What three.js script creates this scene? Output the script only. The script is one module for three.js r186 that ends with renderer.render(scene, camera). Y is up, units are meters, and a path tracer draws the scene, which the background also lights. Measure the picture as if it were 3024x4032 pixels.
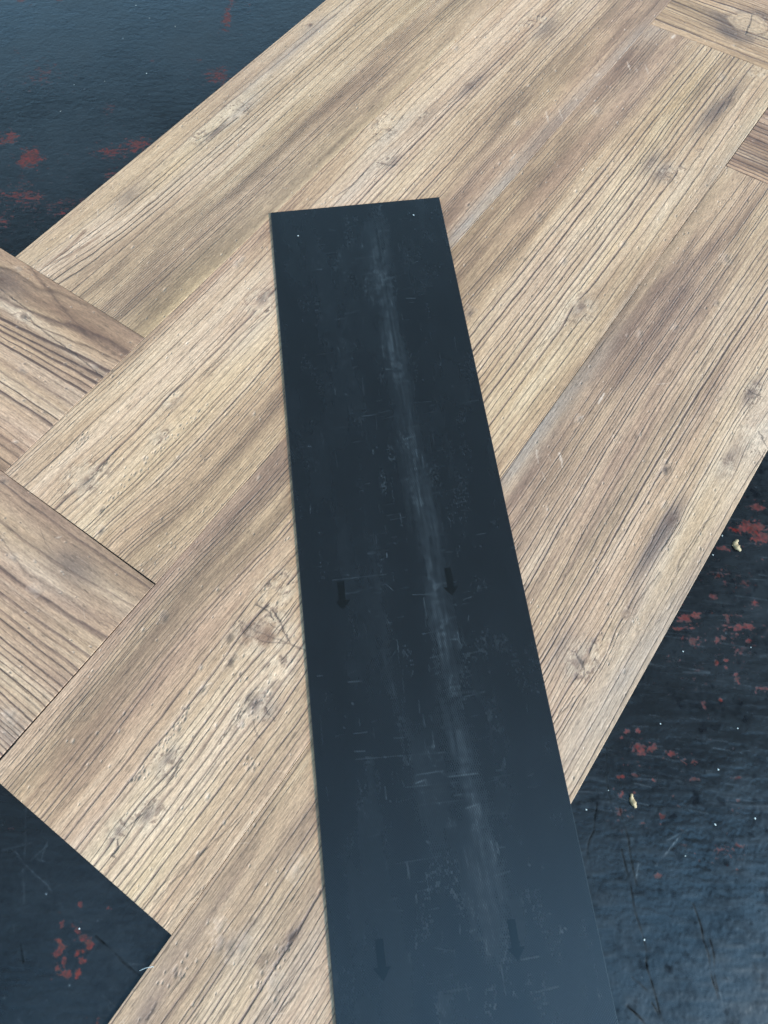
import * as THREE from 'three';

// ---------------------------------------------------------------- camera, sky, sun, exposure
const W = 0.1524, L = W * 6, TH = 0.0020;           // a plank: 6 x 36 inches, 2 mm thick
const F_PX = 2931.86, PW = 3024, PH = 4032;
const scene = new THREE.Scene();
const camera = new THREE.PerspectiveCamera(2 * Math.atan(PH / 2 / F_PX) * 180 / Math.PI, PW / PH, 0.02, 60);
const CX = [0.57547, -0.00211, 0.81782], CY = [0.73901, 0.42965, -0.51891], CZ = [-0.35028, 0.90299, 0.24882];
camera.position.set(-1.34713 * W, 3.19562 * W + TH, 3.52263 * W);
camera.up.set(...CY);
camera.lookAt(camera.position.x - CZ[0], camera.position.y - CZ[1], camera.position.z - CZ[2]);
camera.focus = 0.56; camera.userData.fStop = 18;

const SUN = new THREE.Vector3(0.10, 0.55, 0.83).normalize();
{ // a clear blue sky (the CIE clear-sky formula): brightest round the sun, pale towards the horizon
  const w = 256, h = 128, d = new Float32Array(w * h * 4), v = new THREE.Vector3();
  for (let j = 0; j < h; j++) for (let i = 0; i < w; i++) {
    const el = (j + 0.5) / h * Math.PI - Math.PI / 2, az = ((i + 0.5) / w - 0.5) * 2 * Math.PI, o = (j * w + i) * 4;
    v.set(Math.cos(el) * Math.cos(az), Math.sin(el), Math.cos(el) * Math.sin(az));
    const g = v.angleTo(SUN), c = Math.max(0.03, Math.sin(el)), k = (1 - Math.exp(-0.32 / c)) * (1 + 10 * (Math.exp(-3 * g) - Math.exp(-1.5 * Math.PI)) + 0.45 * Math.cos(g) ** 2);
    const low = el < 0 ? 0.25 : 1, pale = Math.exp(-c * 3.2);                       // whiter at the horizon
    d[o] = (1.15 + 0.6 * pale) * k * low; d[o + 1] = (2.55 + 0.1 * pale) * k * low; d[o + 2] = (4.15 - 1.2 * pale) * k * low; d[o + 3] = 1;
  }
  const sky = new THREE.DataTexture(d, w, h, THREE.RGBAFormat, THREE.FloatType);
  sky.mapping = THREE.EquirectangularReflectionMapping; sky.magFilter = THREE.LinearFilter; sky.needsUpdate = true;
  scene.background = sky; scene.environment = sky;
}
const sun = new THREE.DirectionalLight(new THREE.Color(1.0, 0.86, 0.62), 4.6);   // low and veiled: its shadows are soft
sun.position.copy(SUN).multiplyScalar(4); sun.target.position.set(0.15, 0, 0.3);
sun.castShadow = true; sun.shadow.radius = 24; sun.shadow.mapSize.set(2048, 2048);
Object.assign(sun.shadow.camera, { left: -2, right: 2, top: 2, bottom: -2, near: 0.1, far: 9 });
scene.add(sun, sun.target);
const renderer = new THREE.WebGLRenderer({ antialias: true });
renderer.toneMapping = THREE.LinearToneMapping;
renderer.toneMappingExposure = 0.85;
renderer.shadowMap.enabled = true;

// ---------------------------------------------------------------- helpers
const clamp = (x, a = 0, b = 1) => x < a ? a : x > b ? b : x;
const mix = (a, b, k) => a + (b - a) * k;
const sstep = (a, b, x) => { const t = clamp((x - a) / (b - a)); return t * t * (3 - 2 * t); };
function rng(seed) { let a = seed >>> 0; return () => { a = (a + 0x6D2B79F5) | 0; let t = Math.imul(a ^ (a >>> 15), 1 | a); t = (t + Math.imul(t ^ (t >>> 7), 61 | t)) ^ t; return ((t ^ (t >>> 14)) >>> 0) / 4294967296; }; }
const LAT = new Float32Array(65536); { const r = rng(7); for (let i = 0; i < 65536; i++) LAT[i] = r(); }
function vn(x, y) { // value noise 0..1
  const xi = Math.floor(x), yi = Math.floor(y); let fx = x - xi, fy = y - yi;
  fx = fx * fx * (3 - 2 * fx); fy = fy * fy * (3 - 2 * fy);
  const a = (yi & 255) << 8, b = ((yi + 1) & 255) << 8, x0 = xi & 255, x1 = (xi + 1) & 255;
  const p = LAT[a + x0], q = LAT[b + x0];
  return (p + (LAT[a + x1] - p) * fx) * (1 - fy) + (q + (LAT[b + x1] - q) * fx) * fy;
}
const fbm = (x, y) => vn(x, y) * 0.53 + vn(x * 2.03 + 17, y * 2.03 + 5) * 0.27 + vn(x * 4.1 + 3, y * 4.1 + 41) * 0.13 + vn(x * 8.3, y * 8.3) * 0.07;
const hash = (i) => LAT[(Math.imul(i | 0, 2654435761) >>> 13) & 65535];
// a point of the photograph to (u, v) in plank widths on the level y (metres)
function P(px, py, y = TH) {
  const a = (px - PW / 2) / F_PX, b = -(py - PH / 2) / F_PX;
  const d = [0, 1, 2].map((k) => CX[k] * a + CY[k] * b - CZ[k]), s = (y - camera.position.y) / d[1];
  return [(camera.position.x + s * d[0]) / W, (camera.position.z + s * d[2]) / W];
}
function tex(data, w, h, srgb, wrap = THREE.ClampToEdgeWrapping) {
  const t = data instanceof Float32Array ? new THREE.DataTexture(data, w, h, THREE.RedFormat, THREE.FloatType) : new THREE.DataTexture(data, w, h);
  t.magFilter = THREE.LinearFilter; t.minFilter = THREE.LinearMipmapLinearFilter; t.generateMipmaps = true; t.anisotropy = 8;
  t.wrapS = t.wrapT = wrap; if (srgb) t.colorSpace = THREE.SRGBColorSpace; t.needsUpdate = true; return t;
}
function seg(x, y, a, b) { // distance to the segment a-b and place along it
  const dx = b[0] - a[0], dy = b[1] - a[1], k = clamp(((x - a[0]) * dx + (y - a[1]) * dy) / (dx * dx + dy * dy + 1e-12));
  return [Math.hypot(x - a[0] - dx * k, y - a[1] - dy * k), k];
}
function flags(o) { o.traverse((m) => { if (m.isMesh) m.castShadow = m.receiveShadow = true; }); return o; }
function tag(o, label, category, group) { o.userData.label = label; o.userData.category = category; if (group) o.userData.group = group; scene.add(flags(o)); return o; }

// ---------------------------------------------------------------- out of view: the roof that the dark gloss mirrors and the pale paving that lights it from below
{
  const white = new THREE.MeshStandardMaterial({ color: new THREE.Color(0.8, 0.8, 0.78), roughness: 0.9 }), n = [-0.73, 0.683];
  const edge = 0.08, deep = 4.8, high = 2.4, roof = new THREE.Mesh(new THREE.BoxGeometry(8, 0.12, deep), white); roof.name = 'porch_roof';
  roof.rotation.y = Math.atan2(n[0], n[1]); roof.position.set(camera.position.x + n[0] * (edge - deep / 2), high + 0.06, camera.position.z + n[1] * (edge - deep / 2));
  const paving = new THREE.Mesh(new THREE.PlaneGeometry(40, 40).rotateX(-Math.PI / 2), new THREE.MeshStandardMaterial({ color: new THREE.Color(0.2, 0.2, 0.19), roughness: 0.9 })); paving.name = 'paving'; paving.position.y = -0.004;
  for (const o of [roof, paving]) { o.userData.kind = 'structure'; o.castShadow = o.receiveShadow = true; scene.add(o); }
}

// ---------------------------------------------------------------- the painted floor
{
  const N = 2048, SPAN = 10, U0 = -4, V0 = -3.5, col = new Uint8Array(N * N * 4), hgt = new Float32Array(N * N), rgh = new Uint8Array(N * N * 4), spc = new Uint8Array(N * N * 4);
  const red = new Float32Array(N * N), lite = new Float32Array(N * N), dk = new Float32Array(N * N);
  const E1 = [0.575, 0.818], E2 = [-0.818, 0.575];     // the way the floor was rubbed, and across it
  const toPx = (x, y) => { const [u, v] = P(x, y, 0); return [(u - U0) / SPAN * N, (v - V0) / SPAN * N]; };
  function around(c, r, f) { for (let j = Math.max(0, Math.floor(c[1] - r)); j <= Math.min(N - 1, c[1] + r); j++) for (let i = Math.max(0, Math.floor(c[0] - r)); i <= Math.min(N - 1, c[0] + r); i++) f(i, j, j * N + i); }
  // where the red under-paint shows: x, y, half-size along / across the rubbing (photo px), amount, lace (0 solid .. 1 lacy)
  const patches = [[893, 72, 18, 40, 1.1, 0.2], [910, 8, 12, 22, 0.7, 0.4], [855, 300, 60, 42, 0.75, 0.8], [170, 290, 80, 60, 0.55, 0.9], [30, 545, 40, 24, 0.9, 0.6],
    [118, 622, 48, 40, 1.15, 0.25], [92, 650, 18, 14, 1, 0.3], [445, 600, 80, 28, 0.8, 0.85], [540, 570, 60, 30, 0.85, 0.8], [430, 425, 26, 30, 0.6, 0.8], [60, 770, 110, 26, 0.8, 0.7], [130, 782, 40, 10, 0.9, 0.5],
    [240, 842, 14, 10, 0.9, 0.4], [12, 870, 36, 40, 0.75, 0.75], [180, 815, 150, 24, 0.6, 0.9], [300, 790, 90, 14, 0.5, 0.9], [100, 720, 60, 30, 0.5, 0.9], [80, 2, 30, 10, 0.8, 0.5], [228, 5, 20, 12, 0.6, 0.6], [440, 690, 30, 20, 0.7, 0.8], [600, 240, 10, 6, 0.5, 0.5], [60, 200, 16, 10, 0.6, 0.8], [780, 240, 30, 8, 0.5, 0.8], [960, 270, 16, 14, 0.6, 0.7],
    [2950, 2080, 55, 30, 1.15, 0.3], [3000, 2115, 40, 24, 1.1, 0.3], [2885, 2088, 32, 8, 1, 0.3], [2975, 2002, 34, 16, 0.9, 0.6], [2840, 2160, 30, 10, 0.9, 0.5], [2835, 2265, 44, 26, 0.65, 0.8], [2935, 2310, 40, 20, 0.5, 0.8],
    [2805, 2350, 10, 8, 0.9, 0.3], [2695, 2432, 42, 22, 1.05, 0.4], [2735, 2425, 22, 12, 1, 0.4], [2670, 2472, 70, 7, 0.8, 0.7], [2905, 2470, 62, 9, 1, 0.4], [2860, 2445, 10, 20, 0.7, 0.6], [2885, 2425, 50, 6, 0.8, 0.6], [2930, 2300, 20, 14, 0.5, 0.7], [2970, 2385, 14, 16, 0.8, 0.5],
    [2680, 2510, 14, 10, 0.8, 0.4], [2725, 2525, 24, 20, 1, 0.55], [2775, 2530, 8, 12, 0.8, 0.4], [2822, 2475, 8, 6, 1, 0.2], [2822, 2520, 8, 8, 1, 0.2], [2848, 2515, 10, 6, 1, 0.2], [2905, 2500, 14, 10, 0.9, 0.4], [2942, 2525, 10, 10, 0.9, 0.4], [3010, 2470, 20, 26, 0.7, 0.6], [2900, 2560, 14, 14, 0.7, 0.6],
    [2818, 2610, 6, 14, 0.9, 0.3], [2855, 2600, 8, 5, 1, 0.2], [2857, 2628, 6, 6, 1, 0.2], [2887, 2610, 10, 5, 0.9, 0.2], [2898, 2670, 10, 14, 0.9, 0.3], [2990, 2712, 36, 10, 0.8, 0.6], [2770, 2780, 8, 12, 0.8, 0.3], [2836, 2757, 6, 5, 1, 0.2], [2465, 2880, 18, 8, 0.9, 0.4], [2510, 2880, 8, 6, 0.9, 0.4], [2785, 2830, 20, 8, 0.5, 0.5],
    [2500, 2945, 26, 12, 1, 0.5], [2530, 2955, 40, 18, 0.9, 0.65], [2570, 2945, 20, 14, 0.8, 0.6], [2440, 2900, 14, 8, 0.8, 0.5], [2640, 2970, 8, 6, 0.9, 0.3], [2690, 2996, 10, 7, 0.9, 0.3], [2730, 2998, 8, 5, 0.8, 0.3], [2440, 3055, 16, 6, 0.9, 0.4], [2510, 3055, 26, 10, 0.8, 0.6], [2570, 3070, 8, 8, 0.8, 0.3], [2440, 3122, 14, 10, 0.9, 0.4], [2490, 3125, 10, 10, 0.8, 0.4],
    [2440, 3200, 26, 14, 0.75, 0.6], [2475, 3212, 24, 8, 0.75, 0.6], [2520, 3240, 12, 6, 0.9, 0.3], [2600, 3213, 8, 7, 0.9, 0.3], [2665, 3173, 12, 7, 0.8, 0.4], [2850, 3160, 14, 14, 0.6, 0.6], [2900, 3155, 16, 10, 0.6, 0.6], [2740, 3070, 30, 4, 0.7, 0.6], [2930, 3060, 50, 6, 0.6, 0.7], [2920, 2530, 60, 50, 0.35, 0.9], [2700, 2640, 120, 60, 0.3, 0.95],
    [2590, 3448, 12, 10, 0.8, 0.4], [2845, 3365, 40, 30, 0.65, 0.75], [2815, 3350, 14, 26, 0.6, 0.6], [2750, 3400, 14, 12, 0.7, 0.5], [2705, 3330, 16, 8, 0.6, 0.6], [2910, 3330, 20, 8, 0.6, 0.6],
    [232, 3705, 10, 16, 1.1, 0.2], [236, 3740, 12, 26, 1.1, 0.25], [250, 3790, 9, 22, 1.1, 0.2], [264, 3838, 14, 18, 1.15, 0.15], [220, 3762, 16, 10, 0.9, 0.3], [222, 3815, 12, 9, 1, 0.2], [243, 3640, 5, 18, 0.9, 0.2], [303, 3660, 6, 14, 0.9, 0.3], [322, 3695, 10, 18, 1.05, 0.25], [345, 3716, 15, 18, 1.15, 0.15], [322, 3745, 14, 8, 0.9, 0.3], [300, 3757, 9, 12, 0.9, 0.3], [320, 3787, 9, 12, 0.9, 0.3], [302, 3836, 7, 14, 0.9, 0.3], [313, 3560, 4, 12, 0.7, 0.2], [383, 4020, 8, 18, 0.8, 0.3], [283, 3645, 8, 10, 0.6, 0.5], [424, 3575, 6, 4, 0.7, 0.3], [62, 3243, 10, 8, 0.5, 0.5]];
  for (const [x, y, a, b, amt, lace0] of patches) {
    const lace = Math.min(1, lace0 * 0.8 + 0.25);
    const c = toPx(x, y), ca = toPx(x + a, y), cb = toPx(x, y + b), ra = Math.hypot(ca[0] - c[0], ca[1] - c[1]), rb = Math.hypot(cb[0] - c[0], cb[1] - c[1]), R = Math.max(ra, rb) * 1.9 + 3;
    around(c, R, (i, j, o) => {
      const dx = i - c[0], dy = j - c[1], p = (dx * E1[0] + dy * E1[1]), q = (dx * E2[0] + dy * E2[1]);
      const g = Math.exp(-1.1 * ((p / (ra + 1)) ** 2 + (q / (rb + 1)) ** 2));
      const n = fbm((i * E1[0] + j * E1[1]) * mix(0.13, 0.2, lace) + x, (i * E2[0] + j * E2[1]) * mix(0.2, 0.46, lace) + y);
      red[o] = Math.max(red[o], sstep(mix(0.36, 0.46, lace), mix(0.5, 0.68, lace), g * amt * mix(0.9, 0.88, lace) + (n - 0.5) * mix(1.0, 1.5, lace) + (vn(i * 0.6, j * 0.6) - 0.5) * 0.5) * Math.min(1, amt + 0.1));
    });
  }
  function line(pts, wpx, f) {
    const q = pts.map(([x, y]) => toPx(x, y));
    for (let k = 0; k + 1 < q.length; k++) {
      const a = q[k], b = q[k + 1], m = [(a[0] + b[0]) / 2, (a[1] + b[1]) / 2];
      around(m, Math.hypot(b[0] - a[0], b[1] - a[1]) / 2 + wpx * 3 + 2, (i, j, o) => {
        const wob = (vn(i * 0.08, j * 0.08) - 0.5) * 2.2, [d] = seg(i + wob, j + wob, a, b); if (d < wpx * 2.5) f(o, Math.exp(-((d / wpx) ** 2)) * clamp(1.6 * vn(i * 0.11, j * 0.11) - 0.1) * (0.5 + 0.6 * vn(i * 0.5, j * 0.5)));
      });
    }
  }
  const groove = (o, g) => { dk[o] = Math.max(dk[o], g); }, scratch = (k) => (o, g) => { lite[o] = Math.max(lite[o], g * k); };
  for (const l of [[[2389, 3047], [2403, 3159]], [[2440, 3177], [2468, 3308], [2500, 3485]], [[2445, 3345], [2496, 3574], [2543, 3770], [2589, 3980], [2610, 4030]], [[2724, 3560], [2766, 3690], [2822, 3933]], [[2794, 3700], [2822, 3900]], [[373, 3686], [551, 3840]], [[78, 3720], [84, 3790]], [[2350, 3160], [2305, 3400]], [[2480, 3850], [2540, 3900]], [[2960, 3800], [3000, 3840]], [[2470, 3960], [2530, 4030]], [[2560, 3950], [2610, 4030]], [[2385, 2940], [2392, 3050]], [[2310, 3440], [2330, 3450]]]) line(l, 0.75, groove);
  for (const l of [[[98, 3187], [93, 3392]], [[37, 3341], [205, 3513]], [[10, 3347], [120, 3320]], [[120, 3390], [180, 3330]], [[90, 3420], [88, 3560]]]) line(l, 0.8, scratch(0.16));
  for (const l of [[[2673, 3294], [2580, 3410]], [[2700, 3270], [2620, 3310]], [[2510, 3400], [2498, 3460]], [[2830, 3910], [2838, 3960]]]) line(l, 0.7, scratch(0.45));
  const r = rng(99);
  for (let k = 0; k < 170; k++) { // rub marks on the bare side of the last plank
    const x = 2200 + r() * 860, y = 1950 + r() * 1250, l = 30 + r() * 110; line([[x, y], [x + l, y + l * (0.02 + 0.22 * r())]], 0.6, scratch(0.10 + 0.28 * r() * r()));
  }
  for (let k = 0; k < 120; k++) { const x = r() * 1000, y = r() * 1000, l = 10 + r() * 26; line([[x, y], [x + l * (r() - 0.5), y + l * (r() - 0.5)]], 0.6, scratch(0.12 * r())); }
  for (let k = 0; k < 70; k++) { const x = r() * 700, y = 3050 + r() * 980, l = 20 + r() * 60, a = r() * 3.1; line([[x, y], [x + l * Math.cos(a), y + l * Math.sin(a)]], 0.6, scratch(0.16 * r())); }
  for (let k = 0; k < 1100; k++) { // grains of dust and paint specks over the whole floor
    const c = [r() * N, r() * N], s = 0.5 + 0.7 * r() * r(), b = r() * 0.5 + (r() < 0.03 ? 0.3 : 0); around(c, 3, (i, j, o) => { lite[o] = Math.max(lite[o], b * Math.exp(-(((i - c[0]) / s) ** 2 + ((j - c[1]) / s) ** 2))); });
  }
  for (let j = 0, o = 0; j < N; j++) for (let i = 0; i < N; i++, o++) {
    const p = i * E1[0] + j * E1[1], q = i * E2[0] + j * E2[1];
    const brush = vn(p * 0.07, q * 0.32), brush2 = vn(p * 0.16 + 9, q * 0.8), grain = vn(i * 0.55, j * 0.55), cloud = fbm(i * 0.008, j * 0.008), leather = fbm(p * 0.05 + 40, q * 0.12);
    const side = sstep(-0.2, 0.9, (i - 700) * 0.0006 + (j - 1000) * 0.0011);       // the rubbed half of the floor
    const k = 0.9 + 0.3 * (cloud - 0.5) + 0.14 * (grain - 0.5) + 0.16 * (brush2 - 0.5);
    let R = 21 * k, G = 22 * k, B = 25 * k;
    const m = red[o] * (0.78 + 0.3 * grain);
    R = mix(R, 80 + 34 * (grain - 0.5), m); G = mix(G, 33 + 8 * (brush2 - 0.5), m); B = mix(B, 28, m);
    const w = lite[o] * (1 - 0.5 * m); R = mix(R, 160, w); G = mix(G, 165, w); B = mix(B, 165, w);
    const g = 1 - 0.85 * dk[o], c = o * 4;
    col[c] = clamp(R * g, 0, 255); col[c + 1] = clamp(G * g, 0, 255); col[c + 2] = clamp(B * g, 0, 255); col[c + 3] = 255;
    hgt[o] = 0.5 + (leather - 0.5) * 0.24 + (fbm(i * 0.2, j * 0.2) - 0.5) * 0.38 + (brush - 0.5) * (0.06 + 0.2 * side) + (grain - 0.5) * 0.2 - red[o] * 0.14 - dk[o] * 0.18 + lite[o] * 0.08;
    const ro = clamp(0.32 + 0.4 * (cloud - 0.5) + 0.12 * (brush - 0.5) + 0.25 * red[o] + 0.3 * lite[o] + 0.3 * dk[o]) * 255; spc[c] = spc[c + 1] = spc[c + 2] = 255; spc[c + 3] = clamp(1 - 0.95 * dk[o] - 0.35 * red[o] - (0.2 + 0.35 * side) * sstep(0.4, 0.7, fbm(i * 0.045 + 7, j * 0.045)) * vn(i * 0.3, j * 0.3) - 0.5 * side * sstep(0.66, 0.8, fbm(i * 0.12, j * 0.12 + 30))) * 255; rgh[c] = rgh[c + 1] = rgh[c + 2] = ro; rgh[c + 3] = 255;
  }
  const M = THREE.MirroredRepeatWrapping, mat = new THREE.MeshPhysicalMaterial({ ior: 1.52, map: tex(col, N, N, true, M), bumpMap: tex(hgt, N, N, false, M), specularIntensityMap: tex(spc, N, N, false, M), roughnessMap: tex(rgh, N, N, false, M), bumpScale: 0.00034, roughness: 1 });
  const S = 2.6, g = new THREE.PlaneGeometry(S, S); g.rotateX(-Math.PI / 2);
  const pos = g.attributes.position, uv = g.attributes.uv;
  for (let i = 0; i < pos.count; i++) uv.setXY(i, (pos.getX(i) / W - U0) / SPAN, (pos.getZ(i) / W - V0) / SPAN);
  const floor = new THREE.Mesh(g, mat); floor.name = 'floor'; floor.userData = { kind: 'structure', label: 'black painted floor with red paint showing through in patches' };
  floor.receiveShadow = true; scene.add(floor);
}

// ---------------------------------------------------------------- wood-look vinyl planks
// plank outline with a small chamfer round the top; uv runs 0..1 over the top, s along x, t along z
function slab(len, wid, y0, y1, ch) {
  const pos = [], uv = [], idx = [];
  const ring = (inset, y) => { const b = pos.length / 3; for (const [a, c] of [[0, 0], [1, 0], [1, 1], [0, 1]]) { const x = a ? len - inset : inset, z = c ? wid - inset : inset; pos.push(x, y, z); uv.push(clamp(x / len, 0.001, 0.999), clamp(z / wid, 0.004, 0.996)); } return b; };
  const face = (a, b) => { for (let k = 0; k < 4; k++) { const n = (k + 1) % 4; idx.push(a + k, b + k, b + n, a + k, b + n, a + n); } };
  const bot = ring(0, y0), mid = ring(0, y1 - ch), mid2 = ring(0, y1 - ch), top = ring(ch, y1), top2 = ring(ch, y1), bot2 = ring(0, y0);
  face(mid, bot); face(top, mid2); idx.push(top2, top2 + 2, top2 + 1, top2, top2 + 3, top2 + 2, bot2, bot2 + 1, bot2 + 2, bot2, bot2 + 2, bot2 + 3);
  let g = new THREE.BufferGeometry(); g.setAttribute('position', new THREE.Float32BufferAttribute(pos, 3)); g.setAttribute('uv', new THREE.Float32BufferAttribute(uv, 2)); g.setIndex(idx);
  g = g.toNonIndexed(); g.computeVertexNormals(); return g;
}
const TW = 2048, TT = 416, DYE = [0.9, 0.782, 0.73];   // the warm tan of the whole print
function lut(keys) { // piecewise-linear table over 0..1 of the columns after the first
  return (x) => { let k = 0; while (k < keys.length - 2 && x > keys[k + 1][0]) k++; const a = keys[k], b = keys[k + 1], f = clamp((x - a[0]) / (b[0] - a[0])); return a.map((v, n) => mix(v, b[n], f)); };
}
/* A wood print. cfg.left / cfg.right: rows [t, ring spacing in widths, tone 0 pale .. 1 brown, line strength] at the two ends,
   blended between s = cfg.s0 and cfg.s1. Marks are given in photo pixels and turned into (s, t) by cfg.at. */
function woodMaps(cfg) {
  const col = new Uint8Array(TW * TT * 4), hgt = new Float32Array(TW * TT), rg = rng(cfg.seed), sd = cfg.seed * 13.7;
  const FINE = 0.64, NB = 600, lo = -0.6, hi = 1.6, tables = [cfg.left, cfg.right || cfg.left].map((keys) => {
    const f = lut(keys), ph = new Float32Array(NB + 1), to = new Float32Array(NB + 1), st = new Float32Array(NB + 1); let acc = 0;
    for (let k = 0; k <= NB; k++) { const q = lo + (hi - lo) * k / NB, [, sp, tone, str] = f(clamp(q)); acc += (hi - lo) / NB / (sp * FINE * (0.5 + 0.62 * vn(q * 9 + sd, 3.3) + 0.38 * vn(q * 31 + sd, 9.1))); ph[k] = acc; to[k] = tone; st[k] = str; }
    return { ph, to, st };
  });
  { const at01 = (p, q) => p[Math.round((q - lo) / (hi - lo) * NB)], [A, B] = tables, a0 = at01(A.ph, 0), k = (at01(A.ph, 1) - a0) / (at01(B.ph, 1) - at01(B.ph, 0)), b0 = at01(B.ph, 0); if (A !== B) B.ph = B.ph.map((v) => a0 + (v - b0) * k); } // as many rings at both ends
  const look = (arr, q) => { const x = clamp((q - lo) / (hi - lo)) * NB, k = Math.min(NB - 1, Math.floor(x)); return arr[k] + (arr[k + 1] - arr[k]) * (x - k); };
  const at = (x, y) => cfg.at(...P(x, y));
  const knots = (cfg.knots || []).map(([x, y, size, kind = 'pale', bend = 0.75]) => { const [s, t] = at(x, y); return { s, t, size, kind, bend: bend * 0.5, ls: size * 3.0, lt: size * 1.5 }; });
  const blots = (cfg.blots || []).map(([x, y, ls, lt, amt, hue = 0]) => { const [s, t] = at(x, y); return { s, t, ls, lt, amt, hue }; });
  const bows = cfg.bows || [];                                                           // [s, t, ls, lt, shift]
  const wave = cfg.wave ?? 1, tintY = cfg.tint || [0, 0, 0];
  // marks drawn over the grain: darkness, lightness and depth
  const smear = new Float32Array(TW * TT), dark = new Float32Array(TW * TT), lite = new Float32Array(TW * TT), deep = new Float32Array(TW * TT);
  const SX = TW / 6, SY = TT;
  const box = (s, t, rs, rt, f) => { for (let j = Math.max(0, Math.floor((t - rt) * SY)); j <= Math.min(TT - 1, (t + rt) * SY); j++) for (let i = Math.max(0, Math.floor((s - rs) * SX)); i <= Math.min(TW - 1, (s + rs) * SX); i++) f((i + 0.5) / SX, (j + 0.5) / SY, j * TW + i); };
  function stroke(pts, width, kDark, kLite, kDeep, rough = 1) {
    for (let k = 0; k + 1 < pts.length; k++) {
      const a = pts[k], b = pts[k + 1], m = 4 * width + 0.012;
      box((a[0] + b[0]) / 2, (a[1] + b[1]) / 2, Math.abs(a[0] - b[0]) / 2 + m, Math.abs(a[1] - b[1]) / 2 + m, (s, t, o) => {
        const w1 = ((fbm(s * 22 + sd, t * 22) - 0.5) * 0.016 + (fbm(s * 80 + sd, t * 80) - 0.5) * 0.014) * rough, [d, f] = seg(s + w1, t + w1 * 0.7, a, b), ww = width * (0.5 + 0.9 * vn(s * 30, t * 30 + sd)) * (k + f < 0.4 || k + f > pts.length - 1.4 ? 0.6 : 1), g = Math.exp(-((d / ww) ** 2)) * (0.35 + 0.8 * vn(s * 18 + 5, t * 24 + sd));
        dark[o] = Math.max(dark[o], g * kDark); deep[o] = Math.max(deep[o], g * kDeep); if (kLite) lite[o] = Math.max(lite[o], g * kLite);
      });
    }
  }
  for (const [pts, width = 0.006, k = 0.8] of cfg.cracks || []) stroke(pts.map(([x, y]) => at(x, y)), width * 0.7, k * 0.8, 0, k);
  for (const [pts, widths, amt] of cfg.smears || []) { // brown bands and wedges of the print
    const q = pts.map(([x, y]) => at(x, y));
    for (let k = 0; k + 1 < q.length; k++) { const a = q[k], b = q[k + 1], m = Math.max(...widths) * 1.6 + 0.01; box((a[0] + b[0]) / 2, (a[1] + b[1]) / 2, Math.abs(a[0] - b[0]) / 2 + m, Math.abs(a[1] - b[1]) / 2 + m, (x, y, o) => { const e = (fbm(x * 14 + sd, y * 40) - 0.5) * 0.02, [d, f] = seg(x + e, y + e, a, b), w = mix(widths[k], widths[k + 1], f); smear[o] = Math.max(smear[o], amt * (1 - sstep(w * 0.6, w * 1.25, d)) * (0.6 + 0.8 * vn(x * 12, y * 90 + sd) * vn(x * 5, y * 20))); }); }
  }
  for (const [pts, width = 0.007, k = 0.6] of cfg.chips || []) stroke(pts.map(([x, y]) => at(x, y)), width, 0, k, 0.35, 0.5);
  const pit = (s, t, r, k, l) => box(s, t, r * 2.5, r * 2.5, (x, y, o) => { const e = vn(x * 70 + sd, y * 70) * 0.8 + 0.6, d = Math.hypot((x - s) * 0.6 + (y - t) * 0.35, y - t) / (r * e), g = Math.exp(-d * d), rim = Math.exp(-((d - 1.5) ** 2) * 4); dark[o] = Math.max(dark[o], g * g * k * 0.75); deep[o] = Math.max(deep[o], g * 1.3); lite[o] = Math.max(lite[o], l * Math.max(rim * 0.22 * vn(x * 40, y * 40 + 3) * 2, g * (1 - k) * 0.8)); });
  for (const [x0, y0, x1, y1, n = 16, wd = 0.014] of cfg.trails || []) { const a = at(x0, y0), b = at(x1, y1); for (let k = 0; k < n; k++) { const f = k / n + rg() * 0.05; pit(mix(a[0], b[0], f) + (rg() - 0.5) * 0.03, mix(a[1], b[1], f) + (rg() - 0.5) * wd * 2, 0.003 + rg() * rg() * 0.006, 0.2 + 0.6 * rg() * rg(), 0.5); } }
  for (const [x, y, r = 0.012, k = 0.3] of cfg.pits || []) { const c = at(x, y); pit(c[0], c[1], r, k, 0.55); }
  for (let k = 0; k < (cfg.dents ?? 320); k++) pit(rg() * 6, rg(), 0.0026 + 0.006 * rg() * rg() * rg(), rg() < 0.3 ? 0.55 : 0.05, 0.25 + 0.55 * rg());
  for (let k = 0; k < 60; k++) { const s = rg() * 6, t = rg(), l = 0.02 + 0.05 * rg(), a = (rg() - 0.5) * 2.4; stroke([[s, t], [s + l * Math.cos(a), t + l * Math.sin(a)]], 0.0025, 0, 0.16 + 0.2 * rg(), 0.2, 0.4); }
  for (let k = 0; k < 40; k++) { const s = rg() * 6, t = rg(), l = 0.15 + 0.5 * rg(); stroke([[s, t], [s + l / 2, t + (rg() - 0.5) * 0.01], [s + l, t + (rg() - 0.5) * 0.02]], 0.0022, 0.35 + 0.3 * rg(), 0, 0.5, 0.35); }
  const PALE = [220, 203, 173], TAN = [194, 172, 141], BROWN = [143, 123, 102], LINE = [86, 70, 60], GREY = [176, 171, 162], SMUT = [112, 99, 91], CREAM = [220, 210, 190];
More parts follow.
